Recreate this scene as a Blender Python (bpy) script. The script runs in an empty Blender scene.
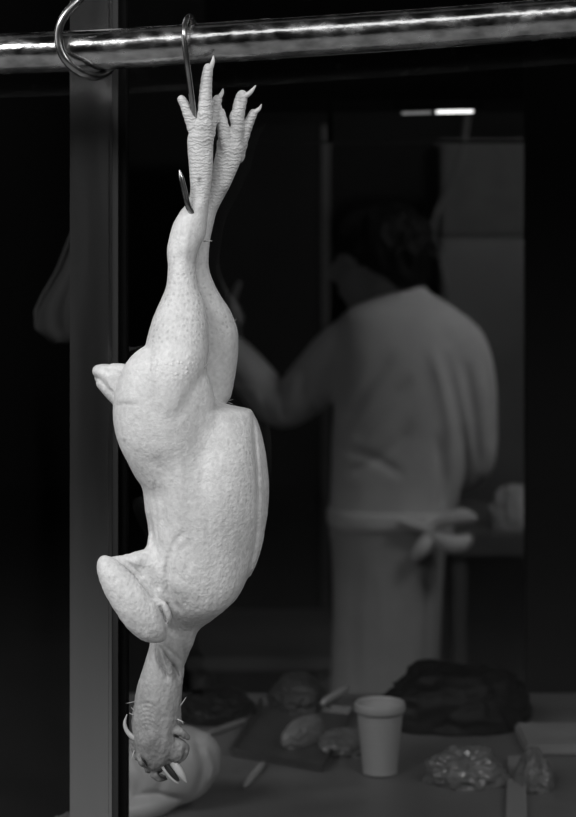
import bpy, bmesh, math, random
import numpy as np
from mathutils import Vector, noise as mn

random.seed(7); np.random.seed(7)
scn = bpy.context.scene
COL = scn.collection
F = 1841.0            # focal length in pixels (576 x 817 frame)
HY, HX, EYE = 250.0, 288.0, 1.5   # horizon row, centre column, eye height

def P(x, y, d):
    """point at picture position (x, y), d metres in front of the camera"""
    return Vector(((x-HX)*d/F, d, EYE+(HY-y)*d/F))

# ------------------------------------------------------------------ objects
def link(o, parent=None):
    COL.objects.link(o)
    if parent is not None:
        o.parent = parent
        o.matrix_parent_inverse.identity()
    return o

def wpos(o):
    p = Vector((0, 0, 0))
    while o is not None:
        p += Vector(o.location); o = o.parent
    return p

def tag(o, label=None, cat=None, group=None, kind=None):
    if label: o['label'] = label
    if cat: o['category'] = cat
    if group: o['group'] = group
    if kind: o['kind'] = kind
    return o

def thing(name, loc, label, cat, group=None):
    o = bpy.data.objects.new(name, None)
    o.empty_display_size = .05
    o.location = loc
    link(o)
    return tag(o, label, cat, group)

def mesh_obj(name, verts, faces, mat, parent=None, loc=None, smooth=True):
    """verts are world coordinates; stored relative to loc (or to the parent)"""
    off = Vector(loc) if loc is not None else (wpos(parent) if parent is not None else Vector((0, 0, 0)))
    V = np.asarray(verts, dtype=np.float64) - np.array(off)
    me = bpy.data.meshes.new(name)
    if isinstance(faces, np.ndarray):
        n = len(faces)
        me.vertices.add(len(V)); me.vertices.foreach_set('co', V.astype(np.float32).ravel())
        me.loops.add(n*4); me.loops.foreach_set('vertex_index', faces.astype(np.int32).ravel())
        me.polygons.add(n); me.polygons.foreach_set('loop_start', np.arange(0, n*4, 4, dtype=np.int32))
        me.update(calc_edges=True); me.validate()
    else:
        me.from_pydata([tuple(v) for v in V], [], faces)
    if smooth:
        me.polygons.foreach_set('use_smooth', [True]*len(me.polygons))
    me.materials.append(mat)
    o = bpy.data.objects.new(name, me)
    link(o, parent)
    if parent is None and loc is not None: o.location = loc
    return o

def bm_obj(name, bm, mat, parent=None, loc=None, smooth=False):
    off = Vector(loc) if loc is not None else (wpos(parent) if parent is not None else Vector((0, 0, 0)))
    bmesh.ops.recalc_face_normals(bm, faces=bm.faces[:])
    for v in bm.verts: v.co -= off
    me = bpy.data.meshes.new(name); bm.to_mesh(me); bm.free()
    if smooth: me.polygons.foreach_set('use_smooth', [True]*len(me.polygons))
    me.materials.append(mat)
    o = bpy.data.objects.new(name, me)
    link(o, parent)
    if parent is None and loc is not None: o.location = loc
    return o

def add_box(bm, x0, x1, y0, y1, z0, z1, bev=0.0):
    r = bmesh.ops.create_cube(bm, size=1.0)
    vs = r['verts']
    for v in vs:
        v.co = Vector(((x0+x1)/2+v.co.x*(x1-x0), (y0+y1)/2+v.co.y*(y1-y0), (z0+z1)/2+v.co.z*(z1-z0)))
    if bev:
        es = {e for v in vs for e in v.link_edges}
        bmesh.ops.bevel(bm, geom=list(es), offset=bev, segments=2, affect='EDGES')
    return bm

def box(name, b, mat, parent=None, bev=0.0, loc=None):
    bm = bmesh.new(); add_box(bm, *b, bev=bev)
    return bm_obj(name, bm, mat, parent, loc)

def catmull(pts, n):
    pts = np.array(pts, float); out = []
    m = len(pts)
    for i in range(m-1):
        p0 = pts[max(i-1, 0)]; p1 = pts[i]; p2 = pts[i+1]; p3 = pts[min(i+2, m-1)]
        for k in range(n):
            t = k/n
            out.append(.5*((2*p1)+(-p0+p2)*t+(2*p0-5*p1+4*p2-p3)*t*t+(-p0+3*p1-3*p2+p3)*t**3))
    out.append(pts[-1])
    return np.array(out)

def tube(bm, pts, radii, seg=16, cap=True, flat=1.0):
    """sweep a ring along world points"""
    pts = [Vector(p) for p in pts]
    if not hasattr(radii, '__len__'): radii = [radii]*len(pts)
    rings = []
    up = None
    for i, p in enumerate(pts):
        t = (pts[min(i+1, len(pts)-1)]-pts[max(i-1, 0)]).normalized()
        if up is None:
            up = Vector((0, 1, 0)) if abs(t.y) < .9 else Vector((1, 0, 0))
        s = t.cross(up).normalized(); up = s.cross(t).normalized()
        rings.append([bm.verts.new(p+(s*math.cos(a)+up*math.sin(a)*flat)*radii[i])
                      for a in [2*math.pi*k/seg for k in range(seg)]])
    for a, b in zip(rings, rings[1:]):
        for k in range(seg):
            bm.faces.new((a[k], a[(k+1) % seg], b[(k+1) % seg], b[k]))
    if cap:
        bm.faces.new(rings[0][::-1]); bm.faces.new(rings[-1])

def tube_obj(name, pts, radii, mat, parent=None, loc=None, seg=16, flat=1.0):
    bm = bmesh.new(); tube(bm, pts, radii, seg, flat=flat)
    return bm_obj(name, bm, mat, parent, loc, smooth=True)

def lathe_obj(name, prof, c, mat, parent=None, loc=None, seg=48):
    bm = bmesh.new(); rings = []
    for r, z in prof:
        rings.append([bm.verts.new((c[0]+r*math.cos(2*math.pi*k/seg), c[1]+r*math.sin(2*math.pi*k/seg), c[2]+z)) for k in range(seg)])
    for a, b in zip(rings, rings[1:]):
        for k in range(seg): bm.faces.new((a[k], a[(k+1) % seg], b[(k+1) % seg], b[k]))
    bm.faces.new(rings[0][::-1]); bm.faces.new(rings[-1])
    return bm_obj(name, bm, mat, parent, loc, smooth=True)

# ------------------------------------------------------------------ materials
def M(name, base, rough=.5, metal=0.0, var=0.0, vscale=8.0, bump=0.0, bscale=60.0, stretch=None,
      sss=0.0, spec=.5, alpha=1.0, rvar=0.0):
    m = bpy.data.materials.new(name); m.use_nodes = True
    nt = m.node_tree; N = nt.nodes; L = nt.links
    b = N['Principled BSDF']
    b.inputs['Base Color'].default_value = (base, base, base, 1)
    b.inputs['Roughness'].default_value = rough
    b.inputs['Metallic'].default_value = metal
    b.inputs['Specular IOR Level'].default_value = spec
    b.inputs['Alpha'].default_value = alpha
    if sss:
        b.inputs['Subsurface Weight'].default_value = sss
        b.inputs['Subsurface Radius'].default_value = (1, 1, 1)
        b.inputs['Subsurface Scale'].default_value = .003
    tc = N.new('ShaderNodeTexCoord'); mp = N.new('ShaderNodeMapping')
    L.new(tc.outputs['Object'], mp.inputs['Vector'])
    if stretch: mp.inputs['Scale'].default_value = stretch
    if var or rvar:
        n = N.new('ShaderNodeTexNoise'); n.inputs['Scale'].default_value = vscale; n.inputs['Detail'].default_value = 6
        L.new(mp.outputs['Vector'], n.inputs['Vector'])
        if var:
            r = N.new('ShaderNodeMapRange')
            r.inputs['From Min'].default_value = .25; r.inputs['From Max'].default_value = .75
            r.inputs['To Min'].default_value = base*(1-var); r.inputs['To Max'].default_value = base*(1+var)
            L.new(n.outputs['Fac'], r.inputs['Value']); L.new(r.outputs['Result'], b.inputs['Base Color'])
        if rvar:
            r = N.new('ShaderNodeMapRange')
            r.inputs['From Min'].default_value = .3; r.inputs['From Max'].default_value = .7
            r.inputs['To Min'].default_value = max(rough-rvar, .02); r.inputs['To Max'].default_value = rough+rvar
            L.new(n.outputs['Fac'], r.inputs['Value']); L.new(r.outputs['Result'], b.inputs['Roughness'])
    if bump:
        n2 = N.new('ShaderNodeTexNoise'); n2.inputs['Scale'].default_value = bscale; n2.inputs['Detail'].default_value = 5
        L.new(mp.outputs['Vector'], n2.inputs['Vector'])
        bp = N.new('ShaderNodeBump'); bp.inputs['Strength'].default_value = bump; bp.inputs['Distance'].default_value = .002
        L.new(n2.outputs['Fac'], bp.inputs['Height']); L.new(bp.outputs['Normal'], b.inputs['Normal'])
    return m

def M_glass(name, tint=.85, ior=1.45):
    m = bpy.data.materials.new(name); m.use_nodes = True
    nt = m.node_tree; N = nt.nodes; L = nt.links; N.clear()
    out = N.new('ShaderNodeOutputMaterial')
    tr = N.new('ShaderNodeBsdfTransparent'); tr.inputs['Color'].default_value = (tint, tint, tint, 1)
    gl = N.new('ShaderNodeBsdfGlossy'); gl.inputs['Roughness'].default_value = .01
    fr = N.new('ShaderNodeFresnel'); fr.inputs['IOR'].default_value = ior
    geo = N.new('ShaderNodeNewGeometry')
    inv = N.new('ShaderNodeMath'); inv.operation = 'SUBTRACT'; inv.inputs[0].default_value = 1
    L.new(geo.outputs['Backfacing'], inv.inputs[1])
    mu = N.new('ShaderNodeMath'); mu.operation = 'MULTIPLY'
    L.new(fr.outputs['Fac'], mu.inputs[0]); L.new(inv.outputs[0], mu.inputs[1])
    mx = N.new('ShaderNodeMixShader')
    L.new(mu.outputs[0], mx.inputs['Fac']); L.new(tr.outputs[0], mx.inputs[1]); L.new(gl.outputs[0], mx.inputs[2])
    L.new(mx.outputs[0], out.inputs['Surface'])
    return m

def M_emit(name, s):
    m = bpy.data.materials.new(name); m.use_nodes = True
    b = m.node_tree.nodes['Principled BSDF']
    b.inputs['Base Color'].default_value = (.8, .8, .8, 1)
    b.inputs['Emission Color'].default_value = (1, 1, 1, 1); b.inputs['Emission Strength'].default_value = s
    return m

def M_skin():
    m = bpy.data.materials.new('plucked_skin'); m.use_nodes = True
    nt = m.node_tree; N = nt.nodes; L = nt.links
    b = N['Principled BSDF']
    b.inputs['Roughness'].default_value = .43
    b.inputs['Specular IOR Level'].default_value = .35
    b.inputs['Subsurface Weight'].default_value = .12
    b.inputs['Subsurface Radius'].default_value = (1, 1, 1); b.inputs['Subsurface Scale'].default_value = .001
    def attr(n):
        a = N.new('ShaderNodeAttribute'); a.attribute_name = n; return a.outputs['Fac']
    def math_(op, a, c):
        x = N.new('ShaderNodeMath'); x.operation = op
        for i, v in enumerate((a, c)):
            if isinstance(v, (int, float)): x.inputs[i].default_value = v
            else: L.new(v, x.inputs[i])
        return x.outputs[0]
    tc = N.new('ShaderNodeTexCoord'); co = tc.outputs['Object']
    def noise(scale, detail=5, stretch=None):
        n = N.new('ShaderNodeTexNoise'); n.inputs['Scale'].default_value = scale; n.inputs['Detail'].default_value = detail
        if stretch:
            mp = N.new('ShaderNodeMapping'); mp.inputs['Scale'].default_value = stretch
            L.new(co, mp.inputs['Vector']); L.new(mp.outputs['Vector'], n.inputs['Vector'])
        else: L.new(co, n.inputs['Vector'])
        return n.outputs['Fac']
    def rng(v, a, c, d, e):
        r = N.new('ShaderNodeMapRange')
        for k, x in zip(('From Min', 'From Max', 'To Min', 'To Max'), (a, c, d, e)): r.inputs[k].default_value = x
        L.new(v, r.inputs['Value']); return r.outputs['Result']
    # feather follicles
    vo = N.new('ShaderNodeTexVoronoi'); vo.inputs['Scale'].default_value = 225; vo.inputs['Randomness'].default_value = .6
    L.new(co, vo.inputs['Vector'])
    dot = rng(vo.outputs['Distance'], .05, .45, 1, 0)
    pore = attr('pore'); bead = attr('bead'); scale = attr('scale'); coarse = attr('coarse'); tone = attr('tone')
    dotm = math_('MULTIPLY', dot, pore)
    gate = rng(noise(60, 2), .35, .6, .3, 1)
    dotc = math_('MULTIPLY', dotm, gate)
    # base tone
    n1 = rng(noise(26, 6), .3, .7, .88, 1.08)
    n2 = rng(noise(260, 4), .3, .7, .88, 1.09)
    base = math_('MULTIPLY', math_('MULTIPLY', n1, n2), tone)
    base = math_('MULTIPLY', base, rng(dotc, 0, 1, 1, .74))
    base = math_('MULTIPLY', base, rng(math_('MULTIPLY', dot, bead), 0, 1, 1, 1.2))
    cc = N.new('ShaderNodeCombineColor')
    for k in range(3): L.new(base, cc.inputs[k])
    L.new(cc.outputs[0], b.inputs['Base Color'])
    # height
    wv = N.new('ShaderNodeTexWave'); wv.wave_type = 'BANDS'; wv.bands_direction = 'Z'
    wv.inputs['Scale'].default_value = 95; wv.inputs['Distortion'].default_value = 7; wv.inputs['Detail'].default_value = 2
    wv.inputs['Detail Scale'].default_value = 2.0
    L.new(co, wv.inputs['Vector'])
    h = math_('MULTIPLY', wv.outputs['Fac'], math_('MULTIPLY', scale, .34))
    h = math_('ADD', h, math_('MULTIPLY', noise(520, 4), .42))
    h = math_('ADD', h, math_('MULTIPLY', math_('MULTIPLY', noise(190, 4, (1, 1, .55)), .95), coarse))
    h = math_('ADD', h, math_('MULTIPLY', dotm, -.35))
    h = math_('ADD', h, math_('MULTIPLY', math_('MULTIPLY', dot, bead), .8))
    bp = N.new('ShaderNodeBump'); bp.inputs['Strength'].default_value = .82; bp.inputs['Distance'].default_value = .0014
    L.new(h, bp.inputs['Height']); L.new(bp.outputs['Normal'], b.inputs['Normal'])
    return m

# ------------------------------------------------------------------ distance field modelling
class Field:
    def __init__(s, lo, hi, v):
        s.lo = np.array(lo, float); s.v = v
        s.n = np.ceil((np.array(hi)-s.lo)/v).astype(int)+1
        s.ax = [s.lo[i]+v*np.arange(s.n[i]) for i in range(3)]
        s.d = np.full(tuple(s.n), 60.0, np.float32)
    def sub(s, lo, hi):
        sl = []
        for i in range(3):
            a = int(max(0, math.floor((lo[i]-s.lo[i])/s.v))); b = int(min(s.n[i], math.ceil((hi[i]-s.lo[i])/s.v)+1))
            if b <= a: return None, None
            sl.append(slice(a, b))
        g = [s.ax[i][sl[i]].astype(np.float32) for i in range(3)]
        return tuple(sl), (g[0][:, None, None], g[1][None, :, None], g[2][None, None, :])
    def put(s, sl, e, k, carve=False):
        d = s.d[sl]
        if carve:
            e = -e
            h = np.clip(.5-.5*(d-e)/k, 0, 1); s.d[sl] = d+(e-d)*h+k*h*(1-h)
        else:
            h = np.clip(.5+.5*(d-e)/k, 0, 1); s.d[sl] = d+(e-d)*h-k*h*(1-h)
    def chain(s, pts, k=2.0, sm=4, squash=1.0, carve=False):
        """tapering tube through (x, y, w, r); squash scales its depth"""
        q = catmull(pts, sm) if sm > 1 else np.array(pts, float)
        q[:, 3] = np.maximum(q[:, 3], .3)
        pad = q[:, 3].max()+k+3
        lo = q[:, :3].min(0)-pad; hi = q[:, :3].max(0)+pad
        sl, g = s.sub(lo, hi)
        if sl is None: return
        wc = q[:, 2].mean()
        best = None
        gw = wc+(g[2]-wc)/squash
        qq = q.copy(); qq[:, 2] = wc+(q[:, 2]-wc)/squash
        for a, b in zip(qq, qq[1:]):
            ab = b[:3]-a[:3]; L = float(ab@ab)+1e-9
            t = np.clip(((g[0]-a[0])*ab[0]+(g[1]-a[1])*ab[1]+(gw-a[2])*ab[2])/L, 0, 1)
            e = np.sqrt((g[0]-a[0]-t*ab[0])**2+(g[1]-a[1]-t*ab[1])**2+(gw-a[2]-t*ab[2])**2)-(a[3]+t*(b[3]-a[3]))
            best = e if best is None else np.minimum(best, e)
        s.put(sl, best.astype(np.float32), k, carve)
    def ell(s, c, r, k=2.0, rot=0.0, carve=False):
        """ellipsoid, rot degrees in the picture plane"""
        m = max(r)+k+3
        sl, g = s.sub([c[i]-m for i in range(3)], [c[i]+m for i in range(3)])
        if sl is None: return
        a = math.radians(rot); dx = g[0]-c[0]; dy = g[1]-c[1]
        u = (dx*math.cos(a)+dy*math.sin(a))/r[0]; v = (-dx*math.sin(a)+dy*math.cos(a))/r[1]; w = (g[2]-c[2])/r[2]
        k0 = np.sqrt(u*u+v*v+w*w); k1 = np.sqrt((u/r[0])**2+(v/r[1])**2+(w/r[2])**2)+1e-6
        s.put(sl, (k0*(k0-1)/k1).astype(np.float32), k, carve)
    def loft(s, rows, k=2.0, power=2.0, keel=0.0):
        """stack of oval sections: (y, left, right, centre depth, half depth)"""
        T = np.array(rows, float)
        q = catmull(T, 6)
        o = np.argsort(q[:, 0], kind='stable'); q = q[o]
        pad = k+3
        lo = (q[:, 1].min()-pad, q[:, 0].min()-1, (q[:, 3]-q[:, 4]).min()-pad)
        hi = (q[:, 2].max()+pad, q[:, 0].max()+1, (q[:, 3]+q[:, 4]).max()+pad)
        sl, g = s.sub(lo, hi)
        if sl is None: return
        yy = g[1].ravel()
        L, R, W, H = [np.interp(yy, q[:, 0], q[:, i])[None, :, None].astype(np.float32) for i in (1, 2, 3, 4)]
        a = np.maximum((R-L)/2, .3); H = np.maximum(H, .3)
        u = (g[0]-(L+R)/2)/a
        if keel: H = H*(1-keel*np.clip(u, 0, 1))
        w = (g[2]-W)/H
        if power == 2.0:
            k0 = np.sqrt(u*u+w*w)
        else:
            k0 = (np.abs(u)**power+np.abs(w)**power)**(1/power)
        k1 = np.sqrt((u/a)**2+(w/H)**2)+1e-6
        e = k0*(k0-1)/k1 if power == 2.0 else (k0-1)*np.minimum(a, H)
        # rounded ends: beyond the first and last row there is nothing
        ye = np.maximum(q[0, 0]-yy, yy-q[-1, 0])[None, :, None]
        e = np.where(ye > 0, np.maximum(e, ye), e)
        s.put(sl, e.astype(np.float32), k)
    def crease(s, pts, width, depth, wmax=0.0, wmin=-1e9):
        """press a valley (depth>0) or raise a fold (depth<0) along a line, on one side"""
        q = catmull(pts, 5)
        pad = width*2.5
        lo = (q[:, 0].min()-pad, q[:, 1].min()-pad, max(wmin, s.lo[2])); hi = (q[:, 0].max()+pad, q[:, 1].max()+pad, min(wmax, s.ax[2][-1]))
        sl, g = s.sub(lo, hi)
        if sl is None: return
        best = None; n = len(q)-1
        for i, (a, b) in enumerate(zip(q, q[1:])):
            ab = b-a; L = float(ab@ab)+1e-9
            t = np.clip(((g[0]-a[0])*ab[0]+(g[1]-a[1])*ab[1])/L, 0, 1)
            e = np.sqrt((g[0]-a[0]-t*ab[0])**2+(g[1]-a[1]-t*ab[1])**2)
            f = (i+t)/n
            fade = np.clip(np.minimum(f, 1-f)*5, 0, 1)
            val = np.exp(-(e/width)**2)*fade
            best = val if best is None else np.maximum(best, val)
        s.d[sl] += (depth*best).astype(np.float32)
    def mesh(s, smooth=2):
        d = s.d; S = d < 0
        n = np.array(d.shape)
        cnt = np.zeros(tuple(n-1), np.int8)
        for i in (0, 1):
            for j in (0, 1):
                for k in (0, 1):
                    cnt += S[i:n[0]-1+i, j:n[1]-1+j, k:n[2]-1+k]
        act = (cnt > 0) & (cnt < 8)
        idx = np.argwhere(act); N = len(idx)
        num = np.full(act.shape, -1, np.int32); num[act] = np.arange(N)
        acc = np.zeros((N, 3)); c = np.zeros(N)
        cor = [(i, j, k) for i in (0, 1) for j in (0, 1) for k in (0, 1)]
        val = {q: d[idx[:, 0]+q[0], idx[:, 1]+q[1], idx[:, 2]+q[2]].astype(float) for q in cor}
        for q in cor:
            for axis in range(3):
                if q[axis] == 0:
                    r = list(q); r[axis] = 1; r = tuple(r)
                    a, b = val[q], val[r]; m = (a < 0) != (b < 0)
                    t = a[m]/(a[m]-b[m])
                    p = np.tile(np.array(q, float), (m.sum(), 1)); p[:, axis] += t
                    acc[m] += p; c[m] += 1
        V = idx+acc/c[:, None]
        faces = []
        for axis in range(3):
            o = [(axis+1) % 3, (axis+2) % 3]
            A = [slice(None)]*3; B = [slice(None)]*3
            A[axis] = slice(0, n[axis]-1); B[axis] = slice(1, n[axis])
            for t in o: A[t] = slice(1, n[t]-1); B[t] = slice(1, n[t]-1)
            a = S[tuple(A)]; b = S[tuple(B)]
            e = np.argwhere(a != b); ins = a[a != b]
            base = e.copy()
            base[:, o[0]] += 1; base[:, o[1]] += 1
            def cell(du, dv):
                q = base.copy(); q[:, o[0]] -= du; q[:, o[1]] -= dv
                return num[q[:, 0], q[:, 1], q[:, 2]]
            f = np.stack([cell(1, 1), cell(0, 1), cell(0, 0), cell(1, 0)], 1)
            f[~ins] = f[~ins][:, ::-1]
            faces.append(f)
        Fc = np.concatenate(faces)
        Fc = Fc[(Fc >= 0).all(1)]
        V = V*s.v+s.lo
        if smooth:
            E = np.concatenate([Fc[:, [i, (i+1) % 4]] for i in range(4)])
            for it in range(smooth):
                w = np.bincount(E[:, 0], minlength=N)+np.bincount(E[:, 1], minlength=N)
                A = np.stack([np.bincount(E[:, 0], V[E[:, 1], i], N)+np.bincount(E[:, 1], V[E[:, 0], i], N) for i in range(3)], 1)
                V = .45*V+.55*A/np.maximum(w, 1)[:, None]
        return V, Fc

def to_world(V, D):
    """picture units (x, y, w) about the plane D metres away -> metres"""
    s = D/F
    V = np.asarray(V, float)
    return np.stack([(V[:, 0]-HX)*s, D+V[:, 2]*s, EYE+(HY-V[:, 1])*s], 1)

def seen(pts, D):
    """outline points measured on the photograph, moved to where they lie at their own depth"""
    return [(HX+(p[0]-HX)*(1+p[2]/F), HY+(p[1]-HY)*(1+p[2]/F), p[2])+tuple(p[3:]) for p in pts]

def W(pts, D):
    return [Vector(p) for p in to_world(np.array(pts, float)[:, :3], D)]

# ------------------------------------------------------------------ palette
m_rail = M('worn_steel', .42, .2, 1.0, var=.55, vscale=75, bump=.16, bscale=160, stretch=(.6, 1, 1), rvar=.12)
m_hook = M('dark_hook_steel', .32, .25, 1.0, var=.2, vscale=60)
m_post = M('brushed_steel', .36, .2, 1.0, var=.15, vscale=14, bump=.08, bscale=90, stretch=(1, 1, .08), rvar=.06)
m_gasket = M('black_rubber', .004, .8, spec=.1)
m_gasket2 = M('dark_grey_seal', .012, .6)
m_glass = M_glass('shop_glass', .80)
m_skin = M_skin()
m_claw = M('horn_claw', .62, .35, var=.1, vscale=200, sss=.2)
m_beak = M('pale_beak', .42, .35, var=.12, vscale=150, sss=.2)
m_beakd = M('dark_mouth', .012, .5)
m_pin = M('pin_feather_horn', .42, .4)
m_cloth = M('white_cotton', .72, .9, var=.06, vscale=20, bump=.25, bscale=70)
m_apron = M('off_white_apron', .46, .9, var=.08, vscale=12, bump=.25, bscale=60)
m_pskin = M('person_skin', .3, .5, sss=.1)
m_hair = M('dark_hair', .008, .6, var=.3, vscale=80, bump=.6, bscale=120, spec=.2)
m_shoe = M('black_leather', .02, .4)
m_trous = M('grey_trousers', .25, .9)
m_pave = M('grey_pavement', .32, .85, var=.2, vscale=4, bump=.3, bscale=30)
m_floor = M('dark_floor_tile', .06, .4, var=.2, vscale=5)
m_wall = M('grimy_dark_wall', .055, .7, var=.25, vscale=3)
m_black = M('dark_paint', .012, .8, spec=.15)
m_ceil = M('dark_ceiling', .05, .8)
m_count = M('dull_steel_counter', .2, .42, .2, var=.25, vscale=9, bump=.2, bscale=30, rvar=.1)
m_cup = M('white_plastic_cup', .48, .35, sss=.2)
m_bag = M('white_plastic_bag', .5, .45, var=.08, vscale=15)
m_dbag = M('black_plastic_bag', .004, .5, spec=.2)
m_clear = M('clear_film', .24, .16, var=.3, vscale=20, alpha=.8, spec=1.0)
m_grey = M('mid_grey_plastic', .22, .5, var=.15, vscale=20)
m_pale = M('pale_plastic', .45, .45, var=.1, vscale=20)
m_steel2 = M('dim_steel', .3, .45, .6, var=.15, vscale=4)
m_lamp = M_emit('lamp_tube', 3.0)

# ================================================================== SETTING
box('floor', (-3, 3, 1.70, 6.3, -.1, 0), m_floor)['kind'] = 'structure'
box('ground', (-6, 6, -8, 1.70, -.1, 0), m_pave)['kind'] = 'structure'
box('wall_back', (-3, 3, 6.2, 6.3, 0, 2.7), m_wall)['kind'] = 'structure'
box('wall_left', (-3.1, -3, 1.70, 6.3, 0, 2.7), m_wall)['kind'] = 'structure'
box('wall_right', (3, 3.1, 1.70, 6.3, 0, 2.7), m_wall)['kind'] = 'structure'
box('ceiling', (-3, 3, 1.70, 6.3, 2.7, 2.8), m_ceil)['kind'] = 'structure'

GL = 1.772      # glass plane
# steel post and the panes
win = bpy.data.objects.new('window_1', None); win.location = P(330, 400, GL); link(win); win['kind'] = 'structure'
D0 = 1.74
def X(px, d): return (px-HX)*d/F
bm = bmesh.new(); add_box(bm, X(69.5, D0), X(111.5, D0), D0, D0+.06, 0, 2.02, bev=.003)
bm_obj('steel_post', bm, m_post, win)
box('seal', (X(111.5, D0), X(117.5, D0), D0+.004, D0+.05, 0, 2.02), m_gasket2, win)
box('gasket', (X(117.5, D0), X(124.5, D0), D0+.012, D0+.05, 0, 2.02), m_gasket, win)
box('glass', (X(124, D0), 1.9, GL, GL+.006, .60, 2.02), m_glass, win)
box('window_frame', (X(124, D0), 1.9, D0, D0+.06, .54, .60), m_post, win)
box('apron_panel', (X(124, D0), 1.9, D0+.01, D0+.06, 0, .54), m_wall, win)
box('head_frame', (-2.0, 1.9, D0, D0+.06, 2.02, 2.10), m_post, win)
w2 = bpy.data.objects.new('window_2', None); w2.location = P(20, 400, GL); link(w2); w2['kind'] = 'structure'
box('glass', (-2.0, X(70, D0), GL, GL+.006, .06, 2.02), m_glass, w2)
box('window_frame', (-2.0, X(70, D0), D0+.01, D0+.06, 0, .06), m_post, w2)
box('wall_front', (-3, 3, D0, D0+.06, 2.10, 2.8), m_wall)['kind'] = 'structure'  # unseen; brought down low with the head frame to shade the interior
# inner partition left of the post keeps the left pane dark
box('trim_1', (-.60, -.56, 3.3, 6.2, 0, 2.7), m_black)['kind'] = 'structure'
# dark pillar beyond the counter on the right
box('pillar', (X(526.5, 2.76), 1.1, 2.76, 2.79, 0, 2.7), m_black)['kind'] = 'structure'
# ================================================================== RAIL AND HOOKS
DR = 1.645
rl = thing('steel_rail', P(288, 38, DR), 'round worn steel rail running across the top in front of the glass', 'rail')
rp = [(-330, 66, 36), (-150, 60.5, 20), (0, 54, 8), (55, 52, 5), (110, 49.3, 2), (190, 44.3, 0), (230, 41.6, 0), (330, 35, 0), (430, 28.2, 0), (516, 21.8, -1), (576, 17.2, -2), (740, 4.5, -4), (900, -8, -6)]
q = catmull(rp, 8)
tube_obj('pipe', [P(a, b, DR+c*DR/F) for a, b, c in q], [.0183]*len(q), m_rail, rl, seg=48)
for px, py in ((90, 50.4), (700, 7.5)):
    c = P(px, py, DR)
    tube_obj('bracket', [c+Vector((0, .016, 0)), c+Vector((0, .10, 0))], .009, m_post, rl)

hk = thing('meat_hook', P(85, 40, DR), 'thick bent steel hook looped under the rail, empty, near the post', 'hook')
hp = [(118, -60, 6), (104, -34, -2), (92, -14, -16), (80, 1, -24), (70, 12, -28), (63, 24, -30), (61, 38, -30), (64, 52, -30), (72, 64, -28), (84, 73, -20), (97, 76.5, -4), (108, 73, 14), (114, 66, 26), (116, 56, 32), (115, 46, 33)]
q = np.array(catmull(seen([(a-2.5, b, c) for a, b, c in hp], DR), 8))
tube_obj('hook_wire', W(q, DR), np.interp(np.arange(len(q)), [0, len(q)-9, len(q)-1], [.0040, .0040, .0022]), m_hook, hk)

hk2 = thing('meat_hook', P(190, 40, DR), 'slim dark pointed hook over the rail, piercing the chicken leg', 'hook')
hp = [(203, 62, 24), (199, 50, 28), (196, 34, 26), (193, 21, 14), (190, 16.5, 0), (186.5, 20, -16), (184, 30, -25), (184.5, 42, -27), (187, 62, -25), (190, 84, -19), (193, 106, -13), (196, 128, -4), (198.5, 160, 0), (200, 190, -2), (198.5, 208, -10), (194.5, 214, -22), (189.5, 209, -29), (187, 202, -31), (184, 189, -31), (181, 177, -31), (179.4, 169.5, -31)]
q = catmull(seen(hp, 1.63), 8)
rr = np.interp(np.arange(len(q)), [0, 5, len(q)-12, len(q)-9, len(q)-1], [.0015, .0026, .0026, .0024, .0004])
tube_obj('hook_wire', W(q, 1.63), rr, m_hook, hk2)

# ================================================================== CHICKEN
DC = 1.63
ck = thing('chicken', P(195, 210, DC), 'plucked pale chicken hanging head down by its feet from the hook', 'chicken')
f = Field((84, 52, -104), (278, 786, 84), 1.0)
# torso
f.loft([(352, 150, 186, 0, 18), (365, 133, 196, 0, 28), (380, 121, 202, 0, 36), (393, 115, 209, 0, 43), (401, 113.5, 219, 0, 47), (405, 113.5, 229, 0, 48),
        (408, 114, 243, 0, 50), (409.5, 114, 250, 0, 51), (412, 114.5, 253, 0, 52), (418, 115.5, 256, 0, 54), (427, 118, 259.5, 0, 56), (437, 121, 262.5, 0, 58), (455, 129, 266, 0, 60),
        (473, 135, 268, 0, 62), (487, 142.5, 269, 0, 63), (509, 145.5, 268, 0, 62), (528, 149, 265, 0, 59), (546, 152, 262, 0, 55),
        (568, 153, 254.5, 0, 50), (593, 155, 240.5, 0, 44), (606, 158, 228, 0, 38), (615, 161, 218, 0, 32), (624, 164, 206, 0, 24), (631, 168, 196, 0, 16), (638, 174, 188, 0, 9)],
       k=2, power=2.25, keel=.22)
# thighs
f.ell((168, 402, -36), (49, 62, 34), 12, rot=-8)
f.ell((163, 428, -32), (38, 50, 28), 20, rot=-14)
f.ell((168, 404, 36), (48, 60, 34), 10, rot=-8)
# breast, near and far lobe
f.ell((221, 487, -26), (36, 72, 33), 10, rot=4)
f.ell((221, 487, 26), (36, 72, 33), 10, rot=4)
f.ell((200, 560, -28), (40, 52, 28), 14, rot=-12)
f.ell((219, 437, -33), (17, 24, 15), 8, rot=14)
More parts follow.
